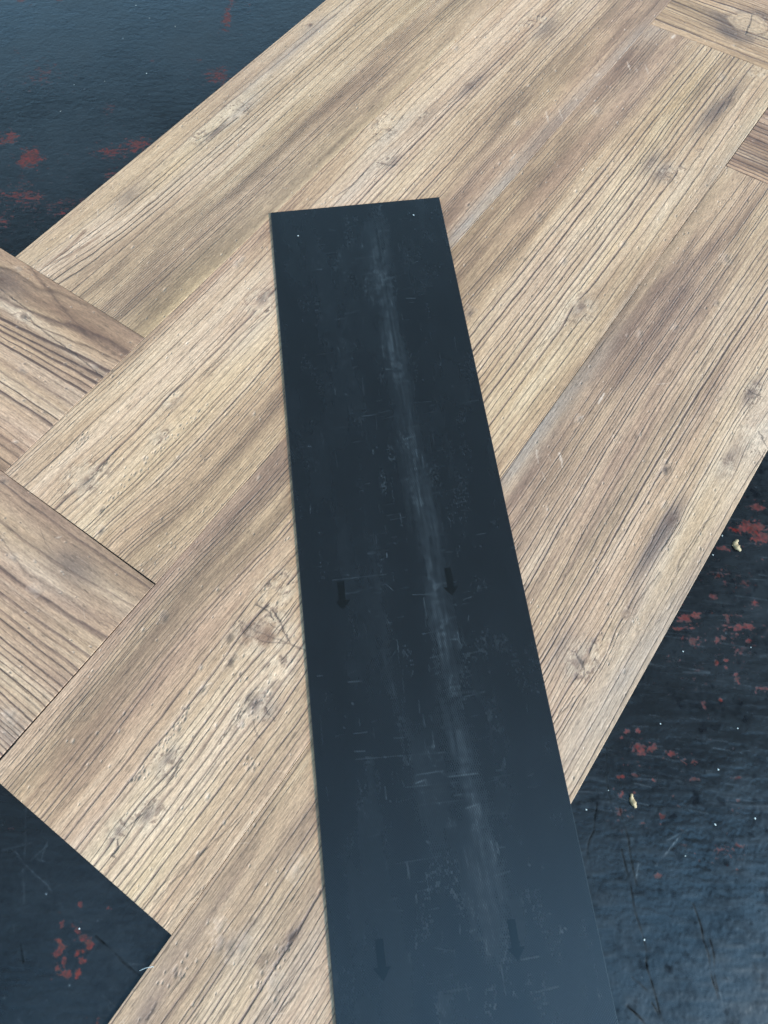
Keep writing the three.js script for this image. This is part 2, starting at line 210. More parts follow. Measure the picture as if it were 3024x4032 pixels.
  for (let j = 0, o = 0; j < TT; j++) {
    const t = (j + 0.5) / TT;
    for (let i = 0; i < TW; i++, o++) {
      const s = (i + 0.5) / SX;
      let q = t + (vn(s * 0.5 + sd, t * 1.4) - 0.5) * 0.045 * wave + (vn(s * 1.7 + sd, t * 4 + 7) - 0.5) * 0.006 * wave + (vn(s * 8 + sd, t * 16) - 0.5) * 0.0035 * wave + (vn(s * 26 + sd, t * 40) - 0.5) * 0.0016;
      for (const b of bows) { const ds = (s - b[0]) / b[2], dt = (t - b[1]) / b[3]; q += b[4] * Math.exp(-ds * ds - dt * dt); }
      let inK = 0, kd = 9, kn = null;
      for (const k of knots) {
        const ds = s - k.s, dt = t - k.t; if (Math.abs(ds) > k.ls * 2.6 || Math.abs(dt) > k.lt * 3.2) continue;
        const g = Math.exp(-((ds / k.ls) ** 2) - ((dt / k.lt) ** 2)); q -= (q - k.t) * k.bend * g;
        const wob = 1 + 0.35 * (vn(s * 14 + sd, t * 14) - 0.5), d = Math.hypot(ds * 0.8, dt) / k.size * wob; if (d < kd) { kd = d; kn = k; }
      }
      if (kn) inK = 1 - sstep(0.75, 1.15, kd);
      const wS = sstep(cfg.s0 ?? 0, cfg.s1 ?? 6, s), A = tables[0], B = tables[1];
      let ph = mix(look(A.ph, q), look(B.ph, q), wS) + (vn(s * 9 + sd, t * 60) - 0.5) * 0.14;
      let tone = mix(look(A.to, q), look(B.to, q), wS), str = mix(look(A.st, q), look(B.st, q), wS);
      const n = Math.floor(ph), f = ph - n, h1 = hash(n + cfg.seed * 101), h2 = hash(n * 3 + cfg.seed * 57);
      // one growth ring: slow darkening, then a firm late-wood line
      const lw = 0.10 + 0.34 * h2 * h2, late = sstep(1 - lw - 0.2, 1 - lw * 0.5, f) * (1 - sstep(0.88, 1.0, f)) * 0.75 + Math.exp(-(((f - 0.88) / 0.07) ** 2)) * 0.3;
      const f3 = ph * 3.7 + h1 * 2, g3 = f3 - Math.floor(f3), hair = sstep(0.45, 0.9, g3) * (1 - sstep(0.9, 1, g3)) * hash(Math.floor(f3) + cfg.seed * 7) * vn(s * 2.5 + n, Math.floor(f3) * 1.3);
      let ln = str * (0.16 + 1.2 * h1 * Math.sqrt(h1)) * (0.72 + 0.6 * vn(s * 1.6 + h1 * 90, n * 1.7)) * (late + 0.16 * f * f) + str * 0.42 * hair;
      ln *= 0.78 + 0.5 * vn(s * 16 + sd, t * 120); ln += 0.10 * str * sstep(0.62, 0.9, vn(s * 3.3 + sd, q * 110));
      ln *= 1 - inK * 0.85; ln = clamp(ln, 0, 1);
      tone += (vn(s * 0.7 + sd, q * 6 + 3) - 0.5) * 0.46 + (vn(s * 1.8 + sd, q * 19) - 0.5) * 0.42 + (vn(s * 4.5 + 3, q * 46 + sd) - 0.5) * 0.34;
      tone = clamp(tone);
      const a = tone < 0.5 ? PALE : TAN, b = tone < 0.5 ? TAN : BROWN, tf = tone < 0.5 ? tone * 2 : tone * 2 - 1;
      let R = mix(a[0], b[0], tf), G = mix(a[1], b[1], tf), Bl = mix(a[2], b[2], tf);
      const hue = vn(s * 1.1 + sd + 50, q * 4) - 0.5, hue2 = vn(s * 0.9 + sd + 80, q * 9) - 0.5;
      R += hue * 3 + tintY[0] + hue2 * 2; G += hue * 2 - hue2 * 2 + tintY[1]; Bl += -hue * 6 + hue2 * 3 + tintY[2];
      for (const k of blots) {
        const ds = (s - k.s) / k.ls, dt = (t - k.t) / k.lt, e = ds * ds + dt * dt; if (e > 7) continue;
        const g = clamp((k.hue === 0 ? 0.95 : 0.75) * k.amt * Math.exp(-e) * (0.45 + 1.1 * fbm(s * 5 + sd, t * 26)), 0, 0.92), c = k.hue === 0 ? SMUT : k.hue === 1 ? GREY : k.hue === 2 ? CREAM : k.hue === 3 ? [212, 190, 150] : k.hue === 5 ? [188, 160, 134] : [122, 98, 82];
        R = mix(R, c[0], g); G = mix(G, c[1], g); Bl = mix(Bl, c[2], g);
      }
      const sm = clamp(smear[o], 0, 0.9); R = mix(R, 134, sm); G = mix(G, 111, sm); Bl = mix(Bl, 92, sm);
      let h = 0.62 - ln * 0.7;
      if (kn && kd < 3.2) {
        const nz = fbm(s * 26 + sd, t * 34), nf = fbm(s * 60 + sd, t * 75), halo = Math.exp(-(((kd - 1.0) / 0.95) ** 2));
        let cz = 0;
        if (kn.kind === 'pale' || kn.kind === 'eye') { const g = clamp(halo * (kn.kind === 'eye' ? 0.25 : 0.5)) * sstep(0.3, 0.65, nz); R = mix(R, 222, g); G = mix(G, 211, g); Bl = mix(Bl, 186, g); cz = clamp(halo * sstep(0.5, 0.68, nf) * 0.55 * sstep(0.45, 0.62, fbm(s * 15 + sd, t * 22 + 9))); }
        if (kn.kind === 'eye') cz = Math.max(cz, Math.exp(-(((kd - 0.55) / 0.35) ** 2)) * 0.6 * (0.3 + nz));
        if (kn.kind === 'dark') cz = clamp(Math.exp(-((kd / 0.85) ** 2)) * (0.25 + 1.2 * nf * nz * 2) * 0.8);
        if (kn.kind === 'round') { const g = clamp(inK); R = mix(R, 203, g * 0.8); G = mix(G, 184, g * 0.8); Bl = mix(Bl, 154, g * 0.8); cz = Math.exp(-((kd - 1.05) ** 2) * 60) * 0.45 * (0.2 + vn(s * 9, t * 14)) + inK * (Math.sin(kd * 24 + 6 * nz) * 0.5 + 0.5) * 0.2 * (0.3 + nz); }
        R = mix(R, 104, cz); G = mix(G, 86, cz); Bl = mix(Bl, 74, cz);
        const near = Math.exp(-(((kd - 0.9) / 0.9) ** 2)); h += ((nz - 0.5) * 0.5 + (nf - 0.5) * 0.7) * near - cz * 0.7;
      }
      // fibre, pores and fine flecks
      const fb = vn(s * 34 + sd, t * 330), fb2 = vn(s * 95, t * 380 + sd), po = vn(s * 20 + 11 + sd, t * 210), fl = vn(s * 150 + sd, t * 190);
      let lum = 1 + (fb - 0.5) * 0.17 + (fb2 - 0.5) * 0.13 + (fl - 0.5) * 0.08; const pore = sstep(0.8, 0.95, po) * 0.16, fleck = sstep(0.86, 0.97, fl * 0.5 + fb2 * 0.5) * 0.3; lum -= pore; lum += fleck * 0.35;
      const kl = ln * 0.87; R = mix(R, LINE[0], kl); G = mix(G, LINE[1], kl); Bl = mix(Bl, LINE[2] + 6 * (h2 - 0.3), kl);
      R *= lum; G *= lum; Bl *= lum;
      const li = Math.min(0.95, lite[o] * 1.05); R = mix(R, 226, li); G = mix(G, 216, li); Bl = mix(Bl, 200, li);
      const dd = dark[o]; R = mix(R, 52, dd); G = mix(G, 43, dd); Bl = mix(Bl, 40, dd);
      h += (fb - 0.5) * 0.16 + (fb2 - 0.5) * 0.12 - pore * 0.5 - deep[o] * 0.8 + lite[o] * 0.2;
      const c = o * 4; col[c] = clamp(R * DYE[0], 0, 255); col[c + 1] = clamp(G * DYE[1], 0, 255); col[c + 2] = clamp(Bl * DYE[2], 0, 255); col[c + 3] = 255; hgt[o] = h;
    }
  }
  return new THREE.MeshPhysicalMaterial({ map: tex(col, TW, TT, true), bumpMap: tex(hgt, TW, TT, false), bumpScale: 0.00065, roughness: 0.62, specularIntensity: 0.75 });
}
const coreMat = new THREE.MeshStandardMaterial({ color: new THREE.Color(0.03, 0.032, 0.036), roughness: 0.7 });
const edgeGap = 0.00012;
const faceGeo = slab(L - 2 * edgeGap, W - 2 * edgeGap, TH - 0.0009, TH, 0.00025), coreGeo = slab(L - 2 * edgeGap - 0.0002, W - 2 * edgeGap - 0.0002, 0, TH - 0.0009, 0.00005);
let count = 0;
function plank(cfg, label) {
  const o = new THREE.Group(); o.name = count ? 'vinyl_plank_' + String(count).padStart(3, '0') : 'vinyl_plank'; count++;
  const face = new THREE.Mesh(faceGeo, woodMaps(cfg)); face.name = 'wood_print_face'; face.position.set(edgeGap, 0, edgeGap);
  const core = new THREE.Mesh(coreGeo, coreMat); core.name = 'vinyl_core'; core.position.set(edgeGap + 0.0001, 0, edgeGap + 0.0001);
  o.add(face, core);
  const [u, v, turn] = cfg.place; o.position.set(u * W, 0, v * W); o.rotation.y = turn;
  return tag(o, label, 'vinyl plank', 'wood-look vinyl planks laid in a herringbone pattern');
}
// planks that run one way: u from k0 to k0 + 6, v in [row, row + 1]
const along = (row) => ({ place: [-row, row, 0], at: (u, v) => [u + row, v - row] });
// crosswise planks: s runs along -v (left set, from its end at v) or +v (right set); t across
const crossL = (u, v, turn = 0) => ({ place: [u, v, Math.PI / 2 + turn], at: (a, b) => [v - b, a - u] });
const crossR = (u, v) => ({ place: [u, v, -Math.PI / 2], at: (a, b) => [b - v, u - a] });

plank({ ...along(0), seed: 1, wave: 0.9, s0: 0.8, s1: 4.4, tint: [-2, 0, 0],
  left: [[0, 0.03, 0.5, 0.35], [0.1, 0.05, 0.45, 0.4], [0.2, 0.09, 0.25, 0.75], [0.38, 0.06, 0.3, 0.8], [0.45, 0.035, 0.4, 0.8], [0.55, 0.024, 0.45, 0.85], [0.75, 0.02, 0.5, 0.9], [0.86, 0.03, 0.62, 0.5], [1, 0.03, 0.6, 0.4]],
  right: [[0, 0.03, 0.5, 0.35], [0.15, 0.06, 0.45, 0.5], [0.3, 0.05, 0.35, 0.7], [0.42, 0.026, 0.5, 0.85], [0.6, 0.02, 0.6, 0.95], [0.8, 0.022, 0.65, 0.9], [0.9, 0.03, 0.6, 0.5], [1, 0.03, 0.6, 0.4]],
  bows: [[-0.15, 0.27, 0.55, 0.14, 0.09], [0.5, 0.16, 0.8, 0.1, -0.03]],
  knots: [[790, 540, 0.03, 'pale', 0.6], [930, 440, 0.05, 'pale', 0.6], [1221, 98, 0.02, 'dark', 0.6]],
  blots: [[520, 770, 0.13, 0.06, 0.55], [640, 700, 0.35, 0.07, 0.6, 3], [850, 520, 0.14, 0.018, 0.8], [960, 425, 0.2, 0.05, 0.75, 1], [1150, 200, 0.6, 0.04, 0.6, 1], [1230, 110, 0.15, 0.05, 0.5, 1], [700, 1000, 0.5, 0.05, 0.3, 4], [1300, 420, 0.7, 0.08, 0.35, 4]],
  cracks: [[[[776, 552], [830, 520], [880, 492]], 0.008, 0.7], ],
  smears: [[[[172, 1052], [260, 985], [340, 905]], [0.004, 0.012, 0.008], 0.6], [[[172, 1052], [280, 1000], [400, 925]], [0.004, 0.012, 0.008], 0.6], [[[640, 900], [900, 690], [1200, 440]], [0.01, 0.02, 0.02], 0.25]],
  chips: [[[[1372, 20], [1368, 50]], 0.006, 0.7], [[[385, 822], [390, 845]], 0.005, 0.5]] },
'wood-look vinyl plank with fine close-set dark grain lines and a V-shaped grain tip');

plank({ ...along(1), seed: 2, wave: 1.3, s0: 0.8, s1: 4.4, tint: [2, 1, 2],
  left: [[0, 0.03, 0.45, 0.6], [0.1, 0.045, 0.35, 0.6], [0.2, 0.05, 0.15, 0.5], [0.5, 0.055, 0.12, 0.5], [0.62, 0.035, 0.3, 0.65], [0.7, 0.026, 0.55, 0.75], [0.85, 0.024, 0.75, 0.75], [1, 0.026, 0.7, 0.7]],
  right: [[0, 0.03, 0.4, 0.5], [0.15, 0.05, 0.2, 0.55], [0.4, 0.04, 0.25, 0.65], [0.55, 0.032, 0.45, 0.75], [0.7, 0.026, 0.7, 0.7], [0.88, 0.03, 0.75, 0.55], [1, 0.04, 0.7, 0.4]],
  bows: [[0.5, 0.85, 0.6, 0.22, -0.03], [0.0, 0.75, 0.35, 0.2, 0.05]],
  knots: [[337, 1882, 0.055, 'pale', 0.85], [683, 1572, 0.025, 'pale', 0.7], [629, 1718, 0.028, 'pale', 0.7], [1030, 1190, 0.05, 'pale', 0.8], [1512, 492, 0.06, 'pale', 0.85], [1510, 635, 0.03, 'pale', 0.7], [2113, 82, 0.04, 'pale', 0.8], [1840, 337, 0.022, 'dark', 0.6], [1667, 456, 0.02, 'pale', 0.5], [2050, 110, 0.018, 'pale', 0.5]],
  blots: [[345, 1895, 0.05, 0.03, 0.8], [690, 1585, 0.05, 0.022, 0.6], [628, 1720, 0.05, 0.022, 0.7], [1045, 1170, 0.06, 0.035, 0.9], [2150, 115, 0.13, 0.05, 0.7], [1860, 335, 0.2, 0.04, 0.5], [1680, 460, 0.12, 0.04, 0.4], [1545, 640, 0.08, 0.03, 0.6], [820, 1540, 0.6, 0.1, 0.5, 3], [500, 1800, 0.5, 0.12, 0.35, 3], [980, 1320, 0.25, 0.07, 0.5, 2], [1700, 330, 0.5, 0.1, 0.4, 3],
    [1980, 720, 0.5, 0.05, 0.75, 1], [2250, 420, 0.5, 0.05, 0.6, 1], [2470, 190, 0.35, 0.05, 0.8, 1], [1820, 900, 0.25, 0.05, 0.7, 1], [2150, 560, 0.35, 0.12, 0.45, 4], [480, 2110, 0.3, 0.06, 0.3, 5], [1550, 520, 0.3, 0.04, 0.5, 1], [1450, 690, 0.4, 0.035, 0.5, 1], [2350, 260, 0.4, 0.12, 0.3, 5]],
  cracks: [[[[310, 1918], [350, 1892], [400, 1840], [455, 1770]], 0.006, 0.65], [[[780, 1500], [830, 1445], [905, 1375]], 0.005, 0.6], [[[590, 1710], [640, 1665], [680, 1610]], 0.005, 0.5], [[[1320, 775], [1390, 725], [1450, 660]], 0.006, 0.75], [[[1480, 640], [1530, 650], [1570, 648]], 0.007, 0.65], [[[2080, 80], [2110, 88], [2120, 60]], 0.006, 0.7], [[[1070, 1230], [1030, 1250], [960, 1310]], 0.004, 0.5]],
  trails: [[800, 1610, 560, 1820, 20, 0.02], [555, 1840, 400, 2010, 14, 0.018], [350, 1700, 310, 1760, 8, 0.02]], pits: [[398, 2008, 0.012, 0.5], [396, 2090, 0.012, 0.6], [1795, 188, 0.016, 0.15], [2035, 480, 0.014, 0.2], [1990, 165, 0.012, 0.4], [950, 1020, 0.014, 0.1], [930, 1040, 0.012, 0.1]],
  chips: [[[[2150, 440], [2158, 480]], 0.008, 0.6], [[[2200, 430], [2215, 475]], 0.008, 0.45], [[[2005, 635], [2030, 605]], 0.008, 0.7], [[[2345, 298], [2360, 290]], 0.012, 0.6]] },
'palest wood-look vinyl plank, lying between the fine-lined plank and the one with the leaf-shaped knot');

plank({ ...along(2), seed: 3, wave: 1.2, s0: 0.8, s1: 4.4, tint: [1, 0, -1],
  left: [[0, 0.024, 0.7, 0.75], [0.2, 0.026, 0.7, 0.75], [0.36, 0.032, 0.5, 0.65], [0.46, 0.05, 0.2, 0.55], [0.7, 0.05, 0.15, 0.6], [0.82, 0.035, 0.25, 0.75], [0.92, 0.03, 0.4, 0.8], [1, 0.03, 0.4, 0.7]],
  right: [[0, 0.04, 0.75, 0.4], [0.12, 0.026, 0.72, 0.6], [0.3, 0.026, 0.6, 0.75], [0.4, 0.045, 0.35, 0.95], [0.6, 0.05, 0.4, 0.9], [0.68, 0.055, 0.25, 0.7], [0.85, 0.05, 0.2, 0.55], [0.94, 0.03, 0.45, 0.6], [1, 0.03, 0.5, 0.5]],
  bows: [[1.0, 0.22, 0.5, 0.25, 0.035], [1.6, 0.25, 0.5, 0.25, -0.02]],
  knots: [[1045, 2490, 0.06, 'pale', 0.7], [1003, 2779, 0.05, 'pale', 0.85], [656, 2989, 0.035, 'pale', 0.75], [583, 3208, 0.035, 'pale', 0.8], [469, 3267, 0.025, 'pale', 0.7], [2870, 401, 0.028, 'dark', 0.7], [2624, 683, 0.04, 'pale', 0.85], [2680, 665, 0.022, 'pale', 0.7], [2287, 1212, 0.045, 'pale', 0.85], [2748, 592, 0.015, 'eye', 0.5], [1080, 2330, 0.05, 'pale', 0.6], [1090, 2640, 0.04, 'pale', 0.5], [2980, 285, 0.03, 'pale', 0.6]],
  blots: [[1010, 2770, 0.05, 0.03, 0.9], [660, 2985, 0.05, 0.02, 0.8], [585, 3205, 0.035, 0.025, 0.85], [470, 3268, 0.03, 0.02, 0.7], [1000, 2480, 0.07, 0.05, 0.8, 4], [1050, 2500, 0.06, 0.04, 0.8, 4], [1060, 2800, 0.05, 0.03, 0.7], [2860, 400, 0.25, 0.035, 0.75], [2790, 450, 0.2, 0.03, 0.6], [2610, 680, 0.09, 0.04, 0.85], [2560, 640, 0.12, 0.035, 0.6], [2280, 1215, 0.07, 0.035, 0.7], [2180, 1300, 0.2, 0.06, 0.5, 2], [2520, 880, 0.35, 0.03, 0.7, 3], [2400, 990, 0.3, 0.03, 0.5, 3], [2650, 780, 0.4, 0.05, 0.4, 2], [2600, 1060, 0.4, 0.035, 0.65, 1], [2470, 1200, 0.3, 0.03, 0.6, 1], [2850, 640, 0.5, 0.05, 0.4, 1], [2450, 270, 0.3, 0.06, 0.6, 4], [2200, 700, 0.5, 0.1, 0.4, 5], [2580, 120, 0.2, 0.08, 0.5, 1], [2350, 1180, 0.3, 0.06, 0.35, 4], [700, 2600, 0.4, 0.1, 0.3, 5], [2000, 820, 0.3, 0.03, 0.4, 3], [300, 2950, 0.3, 0.1, 0.3, 4]],
  cracks: [[[[940, 2440], [1000, 2480], [1080, 2510], [1140, 2532]], 0.005, 0.45], [[[940, 2440], [960, 2490], [1040, 2525], [1140, 2532]], 0.005, 0.4], [[[1012, 2375], [1050, 2405], [1075, 2440]], 0.006, 0.75], [[[1070, 2400], [1100, 2440], [1120, 2490], [1145, 2530]], 0.006, 0.8], [[[1060, 2452], [1100, 2480]], 0.005, 0.5], [[[1145, 2535], [1210, 2560]], 0.007, 0.6],
    [[[965, 2765], [985, 2735], [1015, 2705]], 0.010, 0.9], [[[965, 2765], [925, 2840], [860, 2930]], 0.005, 0.7], [[[1000, 2830], [1010, 2880], [1030, 2910]], 0.005, 0.5], [[[1040, 2780], [1080, 2835]], 0.006, 0.5], [[[715, 2990], [680, 3050], [640, 3110]], 0.009, 0.75], [[[640, 3110], [580, 3190], [480, 3270]], 0.005, 0.6], [[[468, 3300], [462, 3340], [440, 3365], [452, 3375]], 0.007, 0.8], [[[452, 3375], [430, 3410]], 0.006, 0.6], [[[2850, 440], [2870, 395], [2900, 350]], 0.006, 0.6], [[[2616, 690], [2640, 700], [2625, 725]], 0.006, 0.65], [[[2700, 1050], [2580, 1170], [2490, 1270]], 0.005, 0.5], [[[2220, 1260], [2120, 1370]], 0.005, 0.5], [[[600, 3550], [780, 3370], [960, 3200]], 0.005, 0.55], [[[560, 3560], [720, 3400]], 0.004, 0.5], [[[660, 3640], [900, 3380]], 0.004, 0.5]],
  smears: [[[[945, 2445], [985, 2480], [1050, 2510], [1140, 2532]], [0.006, 0.034, 0.028, 0.004], 0.6], [[[1100, 2690], [1060, 2740]], [0.02, 0.01], 0.4]],
  trails: [[752, 2770, 640, 2930, 22, 0.02], [580, 3010, 530, 3090, 14, 0.025], [990, 2990, 985, 3030, 8, 0.03], [1060, 2700, 1000, 2830, 10, 0.03]], pits: [[905, 2505, 0.018, 0.7], [908, 2605, 0.02, 0.75], [650, 2430, 0.012, 0.5], [640, 2420, 0.01, 0.4], [2123, 848, 0.02, 0.45], [2350, 435, 0.02, 0.2], [2845, 300, 0.018, 0.25], [1860, 808, 0.014, 0.15], [800, 2712, 0.012, 0.5], [2455, 960, 0.016, 0.25], [2220, 1030, 0.012, 0.2], [1850, 1232, 0.02, 0.5]],
  chips: [[[[2470, 245], [2482, 280]], 0.007, 0.7], [[[2540, 255], [2552, 290]], 0.007, 0.65], [[[2500, 265], [2510, 285]], 0.007, 0.4], [[[2645, 150], [2655, 140]], 0.012, 0.8], [[[2720, 160], [2750, 168]], 0.006, 0.8], [[[780, 2712], [830, 2690]], 0.006, 0.3]] },
'wood-look vinyl plank with a cracked leaf-shaped knot, partly under the upturned black plank');

plank({ ...along(3), seed: 4, wave: 1.0, s0: 0.8, s1: 4.4, tint: [-1, -1, 1],
  left: [[0, 0.03, 0.5, 0.55], [0.15, 0.028, 0.65, 0.6], [0.4, 0.03, 0.5, 0.7], [0.6, 0.03, 0.45, 0.75], [0.8, 0.03, 0.5, 0.75], [1, 0.03, 0.5, 0.7]],
  right: [[0, 0.045, 0.65, 0.4], [0.1, 0.03, 0.72, 0.55], [0.25, 0.025, 0.65, 0.75], [0.38, 0.03, 0.5, 0.9], [0.46, 0.06, 0.4, 1.0], [0.62, 0.06, 0.45, 1.0], [0.7, 0.055, 0.3, 0.6], [0.86, 0.05, 0.3, 0.55], [1, 0.035, 0.35, 0.5]],
  knots: [[2619, 1845, 0.022, 'dark', 0.6], [2852, 1836, 0.025, 'pale', 0.7], [2642, 2050, 0.028, 'dark', 0.75], [3007, 1727, 0.07, 'pale', 0.8], [2464, 2419, 0.02, 'eye', 0.8], [2360, 2556, 0.03, 'pale', 0.8], [2287, 2611, 0.045, 'pale', 0.85], [2970, 1554, 0.035, 'pale', 0.7], [870, 3709, 0.02, 'dark', 0.4], [1030, 3772, 0.02, 'dark', 0.4], [1148, 3686, 0.02, 'dark', 0.4]],
  blots: [[2600, 2110, 0.22, 0.035, 0.85], [2560, 2190, 0.18, 0.03, 0.65], [2640, 2060, 0.08, 0.03, 0.8], [2490, 2380, 0.14, 0.035, 0.75, 4], [2280, 2600, 0.08, 0.04, 0.8], [2210, 2550, 0.12, 0.05, 0.4], [2150, 1645, 0.35, 0.07, 0.85, 1], [2350, 1430, 0.3, 0.05, 0.7, 1], [2040, 1820, 0.2, 0.06, 0.6, 1], [2960, 1545, 0.09, 0.03, 0.8], [2880, 1800, 0.14, 0.04, 0.5], [2720, 2160, 0.35, 0.03, 0.45, 3], [2400, 2480, 0.2, 0.04, 0.55, 3], [2560, 2290, 0.3, 0.06, 0.45, 2], [3000, 1700, 0.2, 0.08, 0.5, 1], [2480, 2640, 0.5, 0.05, 0.45, 1], [2640, 2420, 0.5, 0.06, 0.4, 1], [2300, 2850, 0.5, 0.08, 0.35, 1], [2150, 1950, 0.4, 0.12, 0.35, 4], [2800, 1560, 0.3, 0.06, 0.4, 4], [2520, 1700, 0.5, 0.07, 0.35, 5], [2450, 1350, 0.4, 0.15, 0.4, 4],
    [960, 3725, 0.12, 0.035, 0.5, 1], [1060, 3780, 0.08, 0.03, 0.6], [1150, 3690, 0.07, 0.02, 0.7], [1000, 3830, 0.3, 0.04, 0.5, 3], [1150, 3850, 0.4, 0.035, 0.4, 1], [800, 3560, 0.4, 0.1, 0.35, 4], [650, 3850, 0.3, 0.06, 0.4, 2], [1200, 3560, 0.3, 0.06, 0.4, 4], [580, 3990, 0.08, 0.025, 0.6], [700, 3820, 0.15, 0.04, 0.4, 4], [900, 3900, 0.3, 0.06, 0.35, 2]],
  cracks: [[[[2600, 2170], [2640, 2100], [2665, 2050]], 0.006, 0.7], [[[2500, 2375], [2535, 2330], [2600, 2250]], 0.005, 0.65], [[[2505, 2410], [2470, 2490], [2400, 2600]], 0.004, 0.5], [[[2725, 2130], [2770, 2060], [2810, 2030]], 0.005, 0.55], [[[2725, 2130], [2680, 2200], [2640, 2300]], 0.006, 0.6], [[[2925, 1520], [2960, 1550], [3000, 1562]], 0.009, 0.7], [[[2985, 1700], [3005, 1735], [3024, 1770]], 0.008, 0.6], [[[2250, 2560], [2285, 2600], [2300, 2660]], 0.007, 0.7], [[[2190, 2830], [2260, 2740]], 0.005, 0.6], [[[2720, 2250], [2660, 2350], [2580, 2460]], 0.004, 0.4], [[[995, 4032], [1080, 3930], [1200, 3780]], 0.006, 0.45], [[[1060, 4032], [1180, 3890], [1290, 3760]], 0.006, 0.5], [[[580, 4010], [615, 3950]], 0.010, 0.55], [[[1140, 3720], [1155, 3680], [1165, 3660]], 0.010, 0.6]],
  trails: [[1000, 3900, 1130, 3720, 24, 0.03], [640, 3880, 760, 3760, 14, 0.03]], pits: [[2619, 1850, 0.022, 0.55], [870, 3712, 0.02, 0.15], [905, 3725, 0.02, 0.4], [955, 3735, 0.02, 0.3], [1072, 3860, 0.02, 0.1], [1168, 3420, 0.02, 0.1], [865, 3650, 0.016, 0.15], [2614, 1990, 0.012, 0.2], [2860, 1020, 0.02, 0.35], [2825, 1195, 0.01, 0.6], [2520, 1315, 0.014, 0.2], [2280, 1650, 0.012, 0.3], [2660, 1290, 0.012, 0.3]],
  chips: [[[[2355, 1590], [2380, 1550]], 0.009, 0.8], [[[2112, 1775], [2120, 1825]], 0.008, 0.7], [[[2203, 1785], [2215, 1840]], 0.008, 0.7], [[[2135, 1860], [2150, 1890]], 0.008, 0.4], [[[2160, 1790], [2168, 1815]], 0.008, 0.4], [[[2280, 1650], [2295, 1640]], 0.008, 0.6], [[[2640, 1300], [2660, 1260]], 0.006, 0.6], [[[2580, 1515], [2640, 1510]], 0.005, 0.5]] },
'wood-look vinyl plank whose long free edge runs along the rubbed red-flecked floor');

const EPS = 0.0052;
plank({ ...crossL(-1, 1), seed: 5, wave: 2.0, tint: [-3, -5, -2],
  left: [[0, 0.06, 0.6, 0.8], [0.15, 0.07, 0.6, 0.9], [0.3, 0.09, 0.4, 1.0], [0.5, 0.075, 0.4, 1.0], [0.62, 0.06, 0.5, 1.0], [0.8, 0.11, 0.6, 0.9], [1, 0.12, 0.65, 0.5]].map(([t, ...r]) => [t, ...r]),
  bows: [[1.2, 0.75, 0.9, 0.22, 0.16], [0.2, 0.9, 0.5, 0.2, -0.03]],
  knots: [[10, 1115, 0.05, 'dark', 0.8], [90, 1244, 0.02, 'eye', 0.7]],
  blots: [[20, 1110, 0.15, 0.07, 0.8], [250, 1150, 0.6, 0.06, 0.4, 4], [330, 1290, 0.5, 0.05, 0.6, 4], [420, 1330, 0.3, 0.04, 0.5, 4], [60, 1230, 0.4, 0.05, 0.6, 2], [330, 1420, 0.3, 0.05, 0.45, 2], [450, 1400, 0.2, 0.05, 0.4, 5], [280, 1560, 0.4, 0.06, 0.35, 2]],
  cracks: [[[[0, 1138], [60, 1185], [130, 1235]], 0.005, 0.85], [[[95, 1250], [180, 1310], [300, 1400], [400, 1480]], 0.005, 0.8], [[[110, 1045], [170, 1120], [260, 1230], [340, 1320], [480, 1412]], 0.010, 0.4]],
  smears: [[[[100, 1030], [170, 1120], [260, 1235], [340, 1320], [480, 1415]], [0.012, 0.016, 0.03, 0.032, 0.024], 0.55], [[[0, 1225], [140, 1330], [260, 1410], [400, 1495]], [0.03, 0.026, 0.026, 0.02], 0.5]],
  pits: [[92, 1244, 0.014, 0.6], [67, 1055, 0.012, 0.15], [85, 1455, 0.014, 0.3], [365, 1440, 0.012, 0.1]] },
'crosswise wood-look vinyl plank with broad curving brown grain bands and a long hairline crack');

plank({ ...crossL(-2, 2, EPS * -1), seed: 6, wave: 1.5, tint: [-2, -3, -2], place: [-2 - 0.0055, 2 - 0.0072, Math.PI / 2 - EPS],
  left: [[0, 0.026, 0.35, 0.9], [0.3, 0.034, 0.4, 1.0], [0.5, 0.045, 0.45, 0.95], [0.62, 0.08, 0.5, 0.9], [0.8, 0.1, 0.55, 0.7], [0.9, 0.04, 0.6, 0.5], [1, 0.03, 0.6, 0.4]],
  bows: [[0.7, 0.72, 0.8, 0.2, 0.10]],
  blots: [[290, 2228, 0.14, 0.07, 0.85], [330, 2215, 0.1, 0.04, 0.6], [150, 2260, 0.25, 0.06, 0.5, 2], [500, 2380, 0.3, 0.06, 0.5, 2], [60, 2350, 0.3, 0.05, 0.5, 4], [120, 2030, 0.5, 0.05, 0.4, 4], [440, 2290, 0.3, 0.06, 0.3, 3], [60, 2880, 0.2, 0.06, 0.5, 1]],
  cracks: [[[[150, 2060], [180, 2140], [210, 2175]], 0.003, 0.35], [[[350, 2230], [450, 2310], [560, 2360]], 0.008, 0.3], [[[0, 2110], [100, 2250], [240, 2330], [430, 2470]], 0.008, 0.35]],
  pits: [[12, 1892, 0.014, 0.5], [50, 2195, 0.012, 0.15], [135, 2322, 0.016, 0.1], [35, 2810, 0.02, 0.1], [40, 2830, 0.014, 0.1]],
  chips: [[[[220, 2118], [240, 2113]], 0.006, 0.6], [[[12, 2800], [40, 2815]], 0.008, 0.6]] },
'crosswise wood-look vinyl plank with a grey smudge, black gap showing along its end');

